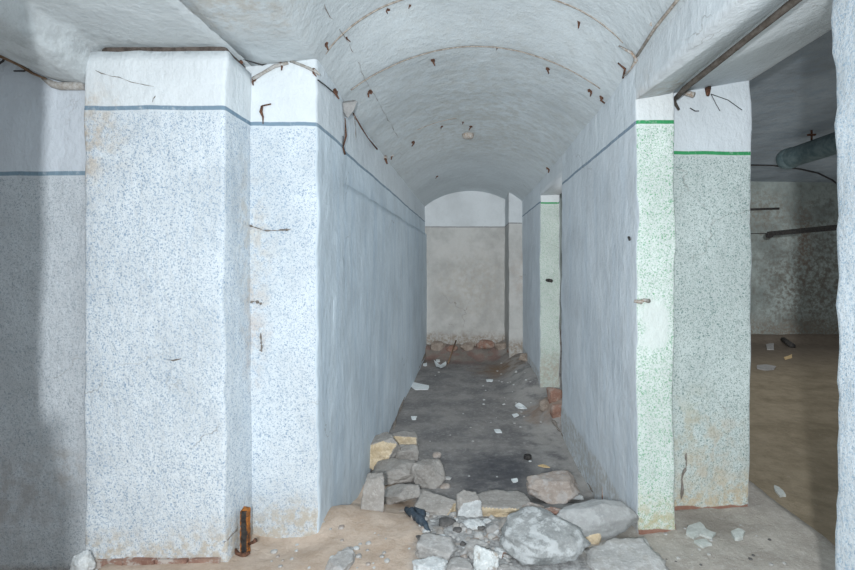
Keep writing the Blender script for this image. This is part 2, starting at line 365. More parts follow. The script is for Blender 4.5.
wall('wall_left_pier', [(-1.855, 2.32), (-1.165, 2.32), (-1.165, 2.70), (-1.855, 2.70)], -.1, 2.466, [m_spk], topjag=.022)
wall('trim_gap_fill', [(-1.81, 2.365), (-1.20, 2.365), (-1.20, 2.70), (-1.81, 2.70)], 2.40, 2.56, [m_gap])
wall('wall_left_side_bay', [(-3.9, 2.40), (-1.82, 2.40), (-1.82, 2.7), (-3.9, 2.7)], -.1, 2.8, [m_left])
wall('wall_left', [(-1.3, 2.595), (XL, 2.595), (XL, 3.17), (-.830, 3.17), (-.775, 9.2), (-1.3, 9.2)], -.5, 2.92, [m_spk, m_wash], [0, 1, 1, 1, 0, 0], rad=.022, step=.05)
wall('trim_dado', [(-.87, 2.9), (XL - .003, 2.9), (XL + .055, 9.0), (-.87, 9.0)], -.5, 1.965, [m_wash], rad=.012, topjag=.02)
wall('wall_end', [(-1.3, 8.9), (.70, 8.9), (.70, 8.05), (1.2, 8.05), (1.2, 9.3), (-1.3, 9.3)], -.5, 2.95, [m_end], rad=.02, step=.07)
wall('wall_right', [(XR, 2.62), (1.137, 2.62), (1.137, 2.80), (1.675, 2.83), (1.675, 3.25), (1.16, 3.25), (1.16, 4.75), (XR, 4.75)], -.5, 2.94,
     [m_grn, m_grn2, m_washR, m_beam], [0, 1, 1, 2, 2, 2, 2, 2], rad=.016)
wall('wall_right_far', [(XR, 6.11), (1.185, 6.11), (1.185, 9.2), (XR, 9.2)], -.5, 2.94, [m_washR, m_grnF], [1, 0, 0, 0])
# header over the doorway further down the corridor
wall('trim_door_header', [(XR, 4.66), (1.16, 4.66), (1.16, 6.2), (XR, 6.2)], 2.30, 2.94, [m_beam])
# two-stepped beam above the opening on the right
wall('trim_beam', [(XR, -2.0), (1.115, -2.0), (1.115, 2.66), (XR, 2.66)], 2.335, 2.94, [m_beam], rad=.018, chip=.006, bot=lambda x, y: .028 * (x - XR) / .185)
wall('trim_beam_upper', [(1.09, -2.0), (1.675, -2.0), (1.675, 2.86), (1.09, 2.84)], 2.52, 2.94, [m_beam], rad=.02, chip=.004, bot=lambda x, y: -.10 * (1.66 - x) / .52)
wall('wall_right_near', [(1.22, -2.0), (1.645, -2.0), (1.645, 1.6), (1.22, 1.6)], -.3, 2.56, [m_jamb], rad=.03, chip=.016)
wall('wall_left_near', [(-1.62, -2.0), (-1.165, -2.0), (-1.165, 1.13), (-1.62, 1.13)], -.1, 2.52, [m_jamb], rad=.02, chip=.008)
wall('wall_shadow_stub', [(-1.25, .42), (-.639, .42), (-.639, .50), (-1.25, .50)], -.1, 1.27, [m_jamb], rad=.01, step=.006, chip=.003, amp=.25, top=lambda x, y: (1.275 if x < -.668 else 1.168) + .008 * nz(x, y, 3, 40))  # unseen stub, added to cast the stepped shadow on the side bay wall
wall('wall_back', [(-4.0, -2.2), (1.7, -2.2), (1.7, -1.9), (-4.0, -1.9)], -.1, 3.1, [m_back], step=.15)
wall('wall_far_left', [(-4.0, -2.0), (-3.7, -2.0), (-3.7, 2.7), (-4.0, 2.7)], -.1, 2.8, [m_back], step=.15)
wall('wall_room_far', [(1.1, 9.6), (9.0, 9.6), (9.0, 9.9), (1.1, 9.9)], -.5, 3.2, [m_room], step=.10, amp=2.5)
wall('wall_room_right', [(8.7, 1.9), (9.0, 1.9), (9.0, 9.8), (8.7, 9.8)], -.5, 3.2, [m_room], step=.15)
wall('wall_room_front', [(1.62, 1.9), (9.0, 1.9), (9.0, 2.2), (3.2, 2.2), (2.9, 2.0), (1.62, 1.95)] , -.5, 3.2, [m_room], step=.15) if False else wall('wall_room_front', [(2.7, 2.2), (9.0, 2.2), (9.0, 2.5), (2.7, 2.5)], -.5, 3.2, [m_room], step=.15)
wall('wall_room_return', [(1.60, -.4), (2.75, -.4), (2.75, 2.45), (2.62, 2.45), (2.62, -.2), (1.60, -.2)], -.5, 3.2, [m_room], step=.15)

def ground(x, y):
    z = lerp(0.0, -.275, ss(2.50, 3.62, y))
    if x > .93: z = lerp(z, 0.0, ss(.93, 1.05, x) * (1 - ss(3.2, 4.4, y)))
    z += .065 * math.exp(-((x + .70) / .22) ** 2 - ((y - 2.86) / .17) ** 2) - .05 * math.exp(-((x + .95) / .28) ** 2 - ((y - 2.52) / .14) ** 2)
    z += .06 * math.exp(-((x - .40) / .26) ** 2 - ((y - 2.45) / .2) ** 2) * 0
    z += .20 * ss(.42, .95, x) * ss(5.6, 6.5, y)
    z += .26 * math.exp(-((x - 1.02) / .20) ** 2 - ((y - 5.35) / .45) ** 2)
    z += (.19 + .05 * nz(x, y, 0, 4)) * ss(8.35 + .15 * nz(x, y, 7, 2), 8.9, y)
    z += .035 * max(0, nz(x, y, 4, 9)) * math.exp(-((x - .1) / .3) ** 2 - ((y - 2.7) / .4) ** 2)
    z -= .035 * math.exp(-((x - 1.0) / .25) ** 2 - ((y - 2.58) / .2) ** 2)
    z -= .17 * ss(-1.80, -1.90, x) if x < -1.8 else 0
    if y < 3.4 and x < 0: z += .010 * nz(x, y, 9, 7)
    z += .012 * nz(x, y, 1, 3.2) + .007 * nz(x, y, 2, 11) + .004 * nz(x, y, 5, 31)
    return z
slab('floor', rng(-4.0, -1.25, .12) + rng(-1.2, 1.2, .03) + rng(1.25, 1.88, .045), rng(-2.1, 1.9, .15) + rng(1.95, 4.6, .03) + rng(4.7, 9.3, .08), ground, -.4, m_floor, 0.0)
groundR = lambda x, y: -.12 - .10 * ss(2.4, 1.9, x) * 0 + .02 * nz(x, y, 0, 1.5) + .012 * nz(x, y, 3, 6) + .12 * ss(9.1, 9.6, y)
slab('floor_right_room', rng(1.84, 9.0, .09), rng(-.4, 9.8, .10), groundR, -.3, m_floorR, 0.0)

def hit(px, py, f=ground):
    d = ray(px, py); t = 1.2
    while t < 12:
        p = Vector((0, 0, EYE)) + d * t
        if p.z <= f(p.x, p.y): return p
        t += .004
    return p
def hitv(px, py):
    d = ray(px, py); t = .8
    while t < 10:
        p = Vector((0, 0, EYE)) + d * t
        if XL - .36 < p.x < XR and p.z >= vault(p.x, p.y): return p
        if (p.y > 2.6 and p.x < XL) or p.x > XR or p.y > 8.8: return p
        t += .004
    return p

# ------------------------------------------------------------------ stones
def stone_bm(w, d, h, seed, rot=0, kind='slab', sub=5, rough=.06, face=None, tilt=(0, 0)):
    """irregular faceted stone: planes of a leaning block plus random cuts; face = direction whose facet shows fresh stone"""
    if face and sub >= 5 and not hasattr(stone_bm, 'busy'):
        stone_bm.busy = 1; best = (-1, seed)
        for k in range(14):
            t_ = stone_bm(w, d, h, seed + 1000 * k, rot, kind, 3, rough, face, tilt)
            t_.normal_update(); a_ = sum(f.calc_area() * max(0, -f.normal.y) for f in t_.faces if f.material_index == 1); t_.free()
            best = max(best, (a_, seed + 1000 * k))
        seed = best[1]; del stone_bm.busy
    rnd = random.Random(seed); pl = []
    skew = .22 if kind == 'slab' else .32
    for ax in ((1, 0, 0), (-1, 0, 0), (0, 1, 0), (0, -1, 0), (0, 0, 1), (0, 0, -1)):
        v = Vector(ax) + Vector([rnd.uniform(-skew, skew) for _ in range(3)]); pl.append((v.normalized(), rnd.uniform(.82, 1.0)))
    for _ in range({'slab': 5, 'round': 26}.get(kind, 12)):
        v = Vector([rnd.uniform(-1, 1) for _ in range(3)])
        if v.length > .2: pl.append((v.normalized(), rnd.uniform(.95, 1.18) if kind == 'slab' else rnd.uniform(.9, 1.0) if kind == 'round' else rnd.uniform(.88, 1.05)))
    bm = bmesh.new(); bmesh.ops.create_icosphere(bm, subdivisions=sub, radius=1)
    off = Vector((seed * 3.7, seed * 1.3, 0)); R = E(tilt[0], tilt[1], rot)
    fr = None
    if face:
        fv = (R.transposed() @ Vector(face)).normalized()
        fr = max(range(len(pl)), key=lambda i: pl[i][0].dot(fv) * 1.0)
    idx = {}
    for v in bm.verts:
        u = v.co.normalized(); best = 9; bi = 0
        for i, (n, k) in enumerate(pl):
            c = n.dot(u)
            if c > 1e-3 and k / c < best: best, bi = k / c, i
        r = best
        r = r * (1 + rough * noise.noise(u * 2.3 + off) + rough * .6 * noise.noise(u * 6 + off))
        idx[v.index] = bi
        v.co = u * min(r, 1.55)
    for f in bm.faces:
        if fr is not None and sum(idx[v.index] == fr for v in f.verts) >= 2: f.material_index = 1
    bmesh.ops.smooth_vert(bm, verts=bm.verts, factor=.5, use_axis_x=True, use_axis_y=True, use_axis_z=True) if sub < 5 else None
    if sub >= 5:
        for v in bm.verts:
            u = v.co; q = noise.noise(u * 5 + off) * .035 + noise.noise(u * 12 + off) * .022 + noise.noise(u * 26 + off) * .010
            v.co = u * (1 + q * (1.5 if kind == 'lump' else 1.0))
    for v in bm.verts: v.co = R @ Vector((v.co.x * w / 2, v.co.y * d / 2, v.co.z * h / 2))
    return bm
def stone(box, label, mat, seed, cat='stone', kind='slab', rot=0, face=None, mat2=None, tilt=(0, 0), depth=None, hk=.45, sink=.02, name='stone', group=None, f=ground, rough=.06, sub=5, up=0.0):
    x0, y0, x1, y1 = box; g = (x1 - x0) * .07; x0 -= g; x1 += g; b = hit((x0 + x1) / 2, y1, f); Yf = b.y
    w0 = (x1 - x0) * Yf / F; d = depth or w0 * .8; Yc = Yf + d * .45; w = (x1 - x0) * Yc / F
    el = (EYE - b.z) / Yc
    h = max((y1 - y0) * Yc / F - d * el * hk, w * .22)
    bm = stone_bm(w, d, h, seed, rot, kind, sub, rough, face, tilt)
    # fit the turned block back into the wanted extents
    xs = [v.co.x for v in bm.verts]; ys = [v.co.y for v in bm.verts]; zs = [v.co.z for v in bm.verts]
    sx, sy, sz = w / (max(xs) - min(xs)), d / (max(ys) - min(ys)), h / (max(zs) - min(zs))
    cx, cy, cz = (max(xs) + min(xs)) / 2, (max(ys) + min(ys)) / 2, min(zs)
    for v in bm.verts: v.co = Vector(((v.co.x - cx) * sx, (v.co.y - cy) * sy, (v.co.z - cz) * sz))
    X = ((x0 + x1) / 2 - CX) / F * Yc
    o = link(name, bm, [mat, mat2 or mat]); o.location = (X, Yc, min(b.z, f(X, Yc)) - sink + up if not up else b.z + up)
    return tag(o, label, cat, group)

YF = (-.25, -1, .1)
stone((364, 434, 399, 471), 'grey stone with a broken yellow face, against the left corridor wall', r_grey, 3, face=(.25, -1, .1), mat2=r_yel, rot=20, tilt=(-8, -22), hk=.35, kind='slab')
stone((393, 430, 417, 448), 'small grey block with a yellow front edge, furthest back of the left rubble pile', r_grey, 5, face=(0, -1, 0), mat2=r_yel, rot=-4, tilt=(0, 6))
stone((394, 442, 418, 466), 'plain grey block just behind the rounded slab in the left rubble pile', r_grey, 8, rot=12)
stone((374, 458, 419, 486), 'rounded grey slab in the middle of the left rubble pile', r_grey, 13, rot=-8, kind='lump', tilt=(6, -12))
stone((363, 473, 384, 511), 'upright grey slab leaning by the left wall at the edge of the sand', r_grey, 21, rot=10, depth=.12, tilt=(-12, 8), hk=.2)
stone((380, 477, 419, 507), 'large grey slab with a pointed lower edge, front of the left rubble pile', r_grey, 34, rot=-35, tilt=(18, -24), depth=.26)
stone((414, 458, 444, 489), 'grey stone at the right end of the left rubble pile', r_grey, 55, kind='lump', rot=20)
stone((416, 486, 463, 516), 'tilted grey block in front of the dark patch of corridor floor, left of centre', r_grey, 89, rot=-18, tilt=(14, 10), face=(.8, -.7, -.2), mat2=r_yel)
stone((457, 487, 481, 518), 'narrow grey stone with a white painted end, in the row across the corridor', r_grey, 144, rot=8, face=(0, -1, -.2), mat2=r_white)
stone((476, 488, 527, 517), 'flat grey block with yellow broken front, in the middle of the row across the corridor', r_grey, 233, rot=4, face=(0, -1, 0), mat2=r_yel)
stone((530, 470, 577, 504), 'pinkish grey boulder at the right end of the stone row', r_pink, 377, kind='lump', rot=15)
stone((556, 494, 634, 546), 'large smooth grey slab leaning by the base of the right wall', r_smooth, 610, kind='round', rot=30, rough=.03, depth=.27)
stone((505, 514, 586, 574), 'biggest boulder, grey with white dust, front centre of the floor', r_boul, 987, kind='round', rot=-15, depth=.34)
stone((522, 500, 543, 518), 'small brownish stone behind the biggest boulder', r_pink, 41, kind='lump')
stone((541, 504, 562, 524), 'reddish broken brick between the two largest boulders', r_brick, 42, rot=28, cat='brick', name='broken_brick')
stone((498, 514, 518, 532), 'rounded grey cobble touching the upper left of the biggest boulder', r_grey, 43, kind='lump')
stone((590, 549, 664, 588), 'pale crumbled mortar mound at the foot of the right pier', r_lump, 44, kind='lump', rough=.12, depth=.42, hk=.72, sink=.05, cat='mortar', name='mortar_mound')
stone((419, 537, 456, 566), 'flat pale slab with a white edge, left of the white chunks', r_pale, 45, rot=-22, tilt=(8, 0))
stone((474, 543, 498, 575), 'white plaster chunk with brown spots, left of the biggest boulder', r_brown, 46, kind='lump', cat='plaster', name='plaster_chunk')
stone((462, 516, 484, 531), 'white plaster lump below the narrow painted stone', r_white, 47, kind='lump', cat='plaster', name='plaster_chunk', rough=.15)
stone((465, 538, 488, 556), 'thin pale plaster shard lying behind the brown spotted chunk', r_pale, 48, rot=-30, cat='plaster', name='plaster_shard')
stone((494, 544, 506, 559), 'crumpled white scrap with an orange edge beside the biggest boulder', r_white, 49, kind='lump', cat='scrap', name='crumpled_scrap', rough=.2, mat2=r_brick, face=(.7, -.6, .2))
stone((414, 556, 447, 580), 'white dusty rubble lump at the bottom edge of the sand', r_white, 50, kind='lump', cat='plaster', name='plaster_chunk', rough=.12)
stone((328, 534, 353, 580), 'long grey slab half buried in the sand', r_pale, 51, rot=-25, cat='stone', depth=.22, sink=.03, hk=.95)
stone((440, 481, 450, 489), 'small pinkish pebble behind the tilted block', r_pink, 52, kind='lump', sub=3)
stone((433, 456, 441, 463), 'small pale pink pebble on the back of the left rubble pile', r_pink, 53, kind='lump', sub=3, up=.03)
stone((411, 512, 421, 521), 'round brown pebble near the dark blue rubber piece', r_pink, 54, kind='lump', sub=3)
stone((602, 480, 612, 500), 'small orange brown brick shard against the right wall base', r_brick, 56, sub=3, cat='brick', name='brick_shard')
stone((496, 563, 520, 582), 'grey pebble at the bottom edge just left of the biggest boulder', r_pale, 57, kind='lump')
stone((440, 515, 455, 527), 'dark gritty stone below the tilted block', r_dark, 58, kind='lump', sub=3)
stone((446, 556, 474, 580), 'pale grey stone at the bottom edge between white lumps', r_pale, 59, kind='lump')
stone((486, 522, 499, 535), 'light grey pebble in front of the flat yellow-edged block', r_pale, 60, kind='lump', sub=3)
stone((585, 525, 600, 545), 'brown and yellow brick shard between the boulders', r_yel, 61, kind='lump', sub=3, cat='brick', name='brick_shard')

for i, (px, py, s_) in enumerate(((400, 470, 13), (426, 495, 12), (447, 480, 9), (507, 509, 14), (541, 530, 13), (552, 512, 12), (457, 534, 14), (438, 532, 12), (430, 548, 15), (491, 541, 13), (456, 549, 12), (470, 552, 14), (500, 540, 10), (480, 533, 11), (462, 563, 14), (404, 512, 9), (595, 535, 12), (577, 500, 11))):
    stone((px - s_ / 2, py - s_ * .7, px + s_ / 2, py), 'fist sized broken stone wedged between the larger stones', [r_pale, r_grey, r_lump, r_pink, r_grey, r_white][i % 6], 400 + i, kind=['lump', 'slab'][i % 2], rot=37 * i, tilt=(15, 10), sub=4, rough=.1, name='rubble_stone', cat='rubble', group='fist sized stones between the large ones')
# small rubble one can count, scattered between the stones
NEAR = ['rubble bit', 'chip']
spots = []
rnd = random.Random(5)
for i in range(170):
    px = rnd.uniform(418, 512); py = rnd.uniform(512, 572)
    spots.append((px, py, rnd.uniform(3, 10) ** 1.0))
for (px, py, s) in spots:
    m = rnd.choice([r_pale, r_grey, r_lump, r_white, r_pale, r_dark, r_lump, r_pink])
    p = hit(px, py); w = s * p.y / F
    bm = stone_bm(w, w * rnd.uniform(.7, 1.1), w * rnd.uniform(.25, .75), rnd.randint(1, 9999), rnd.uniform(0, 360), rnd.choice(('slab', 'slab', 'lump')), 3, .1, None, (rnd.uniform(-25, 25), rnd.uniform(-25, 25)))
    o = link('rubble_bit', bm, m); o.location = p + Vector((0, 0, w * .12))
    tag(o, 'loose rubble bit strewn among the stones left of the biggest boulder', 'rubble', 'loose rubble bits between the stones')
for i, bx in enumerate(((431, 340, 446, 351), (447, 344, 457, 352), (461, 341, 474, 351), (477, 339, 494, 350), (495, 341, 507, 351), (508, 345, 522, 354), (519, 352, 530, 362))):
    stone(bx, 'lump of broken brick and mortar along the foot of the corridor end wall', [r_brown2, r_brickd][i % 2], 300 + i, kind='lump', cat='rubble', name='brick_rubble', sub=4, rough=.12, group='broken bricks at the end wall', rot=40 * i)
for i, bx in enumerate(((548, 384, 562, 402), (540, 396, 553, 409), (551, 400, 564, 418))):
    stone(bx, 'lump of broken brick heaped in the side doorway of the corridor', [r_brickd, r_brown2][i % 2], 320 + i, kind='lump', cat='rubble', name='brick_rubble', sub=4, rough=.12, group='broken bricks in the side doorway', rot=50 * i, sink=.04)
for i in range(40):
    px = rnd.uniform(260, 425); py = rnd.uniform(520, 569)
    if px < 322 and py < 540: continue
    p = hit(px, py); w = rnd.uniform(1.5, 3.2) ** 1.75 * p.y / F
    bm = stone_bm(w, w, w * .6, rnd.randint(1, 9999), rnd.uniform(0, 360), 'lump', 2, .1)
    o = link('pebble', bm, rnd.choice([r_pale, r_white, r_pink, r_lump])); o.location = p + Vector((0, 0, w * .1))
    tag(o, 'tiny pale pebble lying in the beige sand', 'pebble', 'pebbles in the sand')
for i in range(26):
    px = rnd.uniform(655, 800); py = rnd.uniform(518, 566)
    p = hit(px, py)
    if p.x > 1.8: continue
    w = rnd.uniform(2, 5) * p.y / F
    bm = stone_bm(w, w, w * .5, rnd.randint(1, 9999), rnd.uniform(0, 360), 'lump', 2, .1)
    o = link('pebble', bm, rnd.choice([r_pale, r_lump, r_dark])); o.location = p + Vector((0, 0, w * .1))
    tag(o, 'tiny grey pebble on the dusty floor before the right pier', 'pebble', 'pebbles before the right pier')
for i in range(46):
    px, py = rnd.choice([(rnd.uniform(480, 545), rnd.uniform(380, 425)), (rnd.uniform(420, 545), rnd.uniform(355, 480)), (rnd.uniform(500, 535), rnd.uniform(355, 385))])
    p = hit(px, py)
    if not (-.72 < p.x < .85): continue
    w = rnd.uniform(1.2, 3.2) * p.y / F
    bm = stone_bm(w, w, w * .4, rnd.randint(1, 9999), rnd.uniform(0, 360), 'lump', 2, .1)
    o = link('plaster_crumb', bm, rnd.choice([r_lump, r_white, r_pale])); o.location = p + Vector((0, 0, w * .1))
    tag(o, 'tiny pale plaster crumb on the dark corridor floor', 'crumb', 'plaster crumbs on the corridor floor')

def flake(name, poly, mat, label, cat, lift=.003, th=.005, f=ground, curl=.0, group=None):
    """flat scrap with the given pixel outline lying on the ground"""
    q_ = []
    for (a0, b0), (a1, b1) in zip(poly, poly[1:] + poly[:1]):
        q_ += [(a0, b0), ((a0 + a1) / 2 + random.uniform(-.12, .12) * abs(b1 - b0 + 1), (b0 + b1) / 2 + random.uniform(-.12, .12) * (abs(a1 - a0) + 1) * .6)]
    P = [hit(x, y, f) for x, y in q_]; c = sum(P, Vector()) / len(P); bm = bmesh.new()
    top, bot = [], []
    for p in P:
        k = (p - c).length; z = lift + curl * k
        top.append(bm.verts.new(p + Vector((0, 0, z + th)))); bot.append(bm.verts.new(p + Vector((0, 0, z - .008))))
    n = len(P); tc = bm.verts.new(c + Vector((0, 0, lift + th * 1.3))); bc = bm.verts.new(c + Vector((0, 0, lift - .010)))
    for i in range(n):
        j = (i + 1) % n
        bm.faces.new((top[i], top[j], tc)); bm.faces.new((bot[j], bot[i], bc)); bm.faces.new((bot[i], bot[j], top[j], top[i]))
    return tag(recentre(link(name, bm, mat, smooth=False)), label, cat, group)
flake('plaster_flake', [(411, 382), (429, 386), (428, 390), (415, 390), (411, 387)], m_paper, 'flat white plaster slab by the left corridor wall', 'plaster', th=.006)
flake('paper_scrap', [(434, 362), (437, 364), (441, 367), (446, 363), (446, 366), (441, 370), (436, 367)], m_paper, 'forked white paper scrap far down the corridor beside the stick', 'paper', curl=.1)
flake('paper_scrap', [(436, 360), (440, 360), (440, 362), (436, 362)], m_paper, 'tiny white paper scrap just beyond the forked one', 'paper')
flake('paper_scrap', [(423, 364), (427, 363), (427, 366), (423, 366)], m_paper, 'small white scrap near the left wall at the far end', 'paper')
flake('plaster_flake', [(515, 407), (519, 405), (524, 407), (527, 411), (522, 409.5), (518, 409)], m_paper, 'curved white plaster flake left of the brick heap', 'plaster', curl=.18, th=.006)
flake('plaster_flake', [(512, 415), (517, 414), (519, 416), (514, 418)], m_paper, 'short white plaster flake just in front of the curved one', 'plaster', th=.006)
flake('plaster_flake', [(486, 380), (493, 380), (492, 382), (487, 382)], m_paper, 'thin white plaster flake in the middle of the far corridor floor', 'plaster')
flake('plaster_flake', [(494, 430), (500, 430), (502, 433), (496, 433)], m_paper, 'pale plaster flake in the middle of the near corridor floor', 'plaster')
flake('plaster_flake', [(411, 417), (417, 417), (416, 420), (412, 420)], m_paper, 'small white plaster flake near the left wall behind the rubble pile', 'plaster', th=.006)
flake('plaster_flake', [(511, 480), (517, 479), (518, 482), (513, 483)], m_paper, 'white plaster flake on the black floor patch behind the stone row', 'plaster')
flake('straw', [(538, 466), (543, 465), (550, 468), (543, 467.5)], m_straw, 'yellow splinter near the round black cap', 'splinter', th=.004)
flake('peeled_plaster', [(688, 528), (700, 524), (706, 531), (716, 535), (712, 540), (700, 536), (694, 540), (686, 535)], m_flash, 'pale green plaster flakes stuck together at the foot of the right pier', 'plaster', th=.01)
flake('peeled_plaster', [(731, 534), (738, 531), (745, 534), (743, 540), (735, 541)], m_flash, 'small pale plaster flake, rightmost before the right pier', 'plaster', th=.014)
flake('peeled_plaster', [(694, 543), (706, 541), (712, 546), (703, 549)], m_flash, 'long pale plaster flake nearest the viewer before the right pier', 'plaster', th=.01)
flake('plaster_flake', [(774, 487), (779, 489), (786, 497), (780, 498), (775, 492)], m_flash, 'grey plaster flake on the lower floor just past the threshold', 'plaster', th=.012, f=groundR)
for poly, lb in (([(766, 345), (774, 344), (774, 350), (767, 350)], 'square grey slab on the dark room floor near its far wall'),
                 ([(757, 366), (776, 367), (774, 370), (757, 369)], 'long pale slab on the dark room floor'),
                 ([(784, 358), (792, 355), (792, 358), (785, 360)], 'yellowish chip on the dark room floor')):
    flake('floor_slab', poly, m_hole if 'yellow' not in lb else m_straw, lb, 'debris', f=groundR, th=.012)
bm = bmesh.new(); a, b = hit(783, 342, groundR), hit(793, 348, groundR); tube_bm(bm, [a + Vector((0, 0, .05)), b + Vector((0, 0, .03))], .05, 6)
tag(recentre(link('charred_wood', bm, m_black)), 'black piece of wood at the foot of the dark room far wall', 'wood')

# stick, cap, rubber
bm = bmesh.new(); a, b = hit(456, 346), hit(448, 364); tube_bm(bm, [a + Vector((0, 0, .10)), a.lerp(b, .5) + Vector((0, 0, .05)), b + Vector((0, 0, .012))], .014, 6)
tag(recentre(link('stick', bm, m_wood)), 'thin brown stick lying at the far end of the corridor', 'stick')
bm = bmesh.new(); p = hit(528, 460); R_ = .03
def lathe(bm, c, prof, n=24):
    rings = [[bm.verts.new(c + Vector((r * math.cos(2 * math.pi * k / n), r * math.sin(2 * math.pi * k / n), z))) for k in range(n)] for r, z in prof]
    for A, B in zip(rings, rings[1:]):
        for k in range(n): bm.faces.new((A[k], A[(k + 1) % n], B[(k + 1) % n], B[k]))
    bm.faces.new(rings[0]); bm.faces.new(rings[-1])
lathe(bm, p + Vector((0, .03, -.004)), [(.033, 0), (.035, .012), (.035, .03), (.031, .036), (.025, .037), (.024, .028)])
tag(recentre(link('cap', bm, m_black)), 'round black cap standing on the corridor floor behind the pinkish boulder', 'cap')
bm = bmesh.new(); pts = [hit(x, y) + Vector((0, 0, z)) for x, y, z in ((406, 512, .02), (411, 516, .02), (415, 520, .02), (420, 523, .018), (425, 528, .018), (429, 533, .012))]
tube_bm(bm, pts, [.012, .022, .018, .022, .015, .010], 10); tube_bm(bm, [pts[1] + Vector((.02, .03, .01)), pts[2] + Vector((.04, 0, .012)), pts[3] + Vector((.02, -.01, .0))], [.012, .02, .010], 8)
bmesh.ops.subdivide_edges(bm, edges=bm.edges, cuts=1)
for v in bm.verts: v.co += noise.noise_vector(v.co * 30) * .014
tag(recentre(link('rubber_scrap', bm, m_rag)), 'crumpled dark blue rubber scrap under the tilted grey block', 'rubber')

# rusty stub in the inner corner of the left pier
p = hit(243, 556); c = Vector((p.x, p.y + .02, p.z)); Hs = .215
st = empty('iron_stub', c, 'rusty iron channel stub standing in the corner beside the left pier', 'iron stub')
def rel(bm):
    return bm
bm = bmesh.new()
for k in range(9):
    z = Hs * k / 9
    box_bm(bm, Vector((-.016, 0, z + Hs / 18)), .005, .026, Hs / 9 + .002, jit=.002)
link('flange', bm, m_orange, st, smooth=False)
bm = bmesh.new()
for k in range(9): box_bm(bm, Vector((.016, .004, Hs * k / 9 + Hs / 18)), .007, .03, Hs / 9 + .002, jit=.002)
link('flange', bm, m_orange, st, smooth=False)
bm = bmesh.new()
for k in range(9): box_bm(bm, Vector((0, .004, Hs * (k + .4) / 9)), (.030 + .004 * math.sin(k * 2)), .03, Hs / 9 + .004, jit=.003)
link('web', bm, m_black, st, smooth=False)
bm = bmesh.new(); box_bm(bm, Vector((0, .012, Hs + .002)), .036, .026, .008, E(8, 6, 0), jit=.003); link('cap_plate', bm, m_orange, st, smooth=False)
bm = bmesh.new(); tube_bm(bm, [(-.045, -.01, .03), (-.03, -.015, .006), (0, -.02, .0), (.03, -.012, .012)], [.006, .012, .014, .008], 7)
tube_bm(bm, [(.02, -.005, .05), (.045, -.01, .062), (.06, -.012, .075)], [.006, .008, .012], 7); link('bent_foot', bm, m_rust, st)
# exposed brick course at the base of the left pier
bm = bmesh.new()
for i in range(4): box_bm(bm, Vector((-1.73 + .155 * i, 2.335, -.002 + .004 * (i % 2))), .15, .06, .035, E(0, 0, random.uniform(-2, 2)), jit=.005)
o = struct('trim_brick_course', bm, r_brick, smooth=False)
stone((72, 548, 90, 580), 'white plaster lump at the left foot of the left pier', r_white, 70, kind='lump', cat='plaster', name='plaster_chunk')

# ------------------------------------------------------------------ cables, clips and cracks on the plaster
def vz(x, y): return warp((x, y, vault(x, y))).z
def arc(name, Yc, x0, x1, r, mat, label, sag=0.0, n=50, y_end=None):
    bm = bmesh.new(); path = []
    for i in range(n + 1):
        x = lerp(x0, x1, i / n); y = Yc + (0 if y_end is None else (y_end - Yc) * i / n)
        path.append((x, y, vz(x, y) - r * .7))
    tube_bm(bm, path, r, 6); return tag(recentre(link(name, bm, mat)), label, 'cable')
arc('vault_cable', 3.1, -.75, .86, .0042, m_cable, 'thin cable arching across the vault, further of the two full arcs')
arc('vault_cable', 2.64, -.78, .86, .005, m_cable, 'pale cable arching across the vault near its front edge, nearer of the two full arcs')
arc('vault_cable', 4.55, -.48, -.10, .0035, m_cable, 'short broken cable piece on the left of the vault beyond the full arcs')

def clip(px, py, label, big=1.0, mat=m_rust, n=2, seed=0, Yoff=0, drop=0.0):
    p = hitv(px, py) if not Yoff else pt(px, py, Yoff); rr = random.Random(seed + int(px * 7 + py))
    ax = p.copy(); t = empty('cable_clip', p, label, 'clip', 'rusty cable clips on the vault')
    s = .011 * big * p.y / 3
    bm = bmesh.new(); box_bm(bm, Vector((0, 0, -.2 * s)), 1.8 * s, 1.4 * s, 1.3 * s, E(rr.uniform(-30, 30), rr.uniform(-30, 30), rr.uniform(0, 90)), jit=.25 * s); link('plate', bm, mat, t, smooth=False)
    bm = bmesh.new(); q = Vector((rr.uniform(-1, 1) * s, -.3 * s, -1.5 * s))
    tube_bm(bm, [(0, 0, .8 * s), q * .5, q, q + Vector((rr.uniform(-2, 2) * s, 0, -1.6 * s - drop))], [.5 * s, .6 * s, .5 * s, .3 * s], 6); link('prong', bm, m_rust, t)
    return t
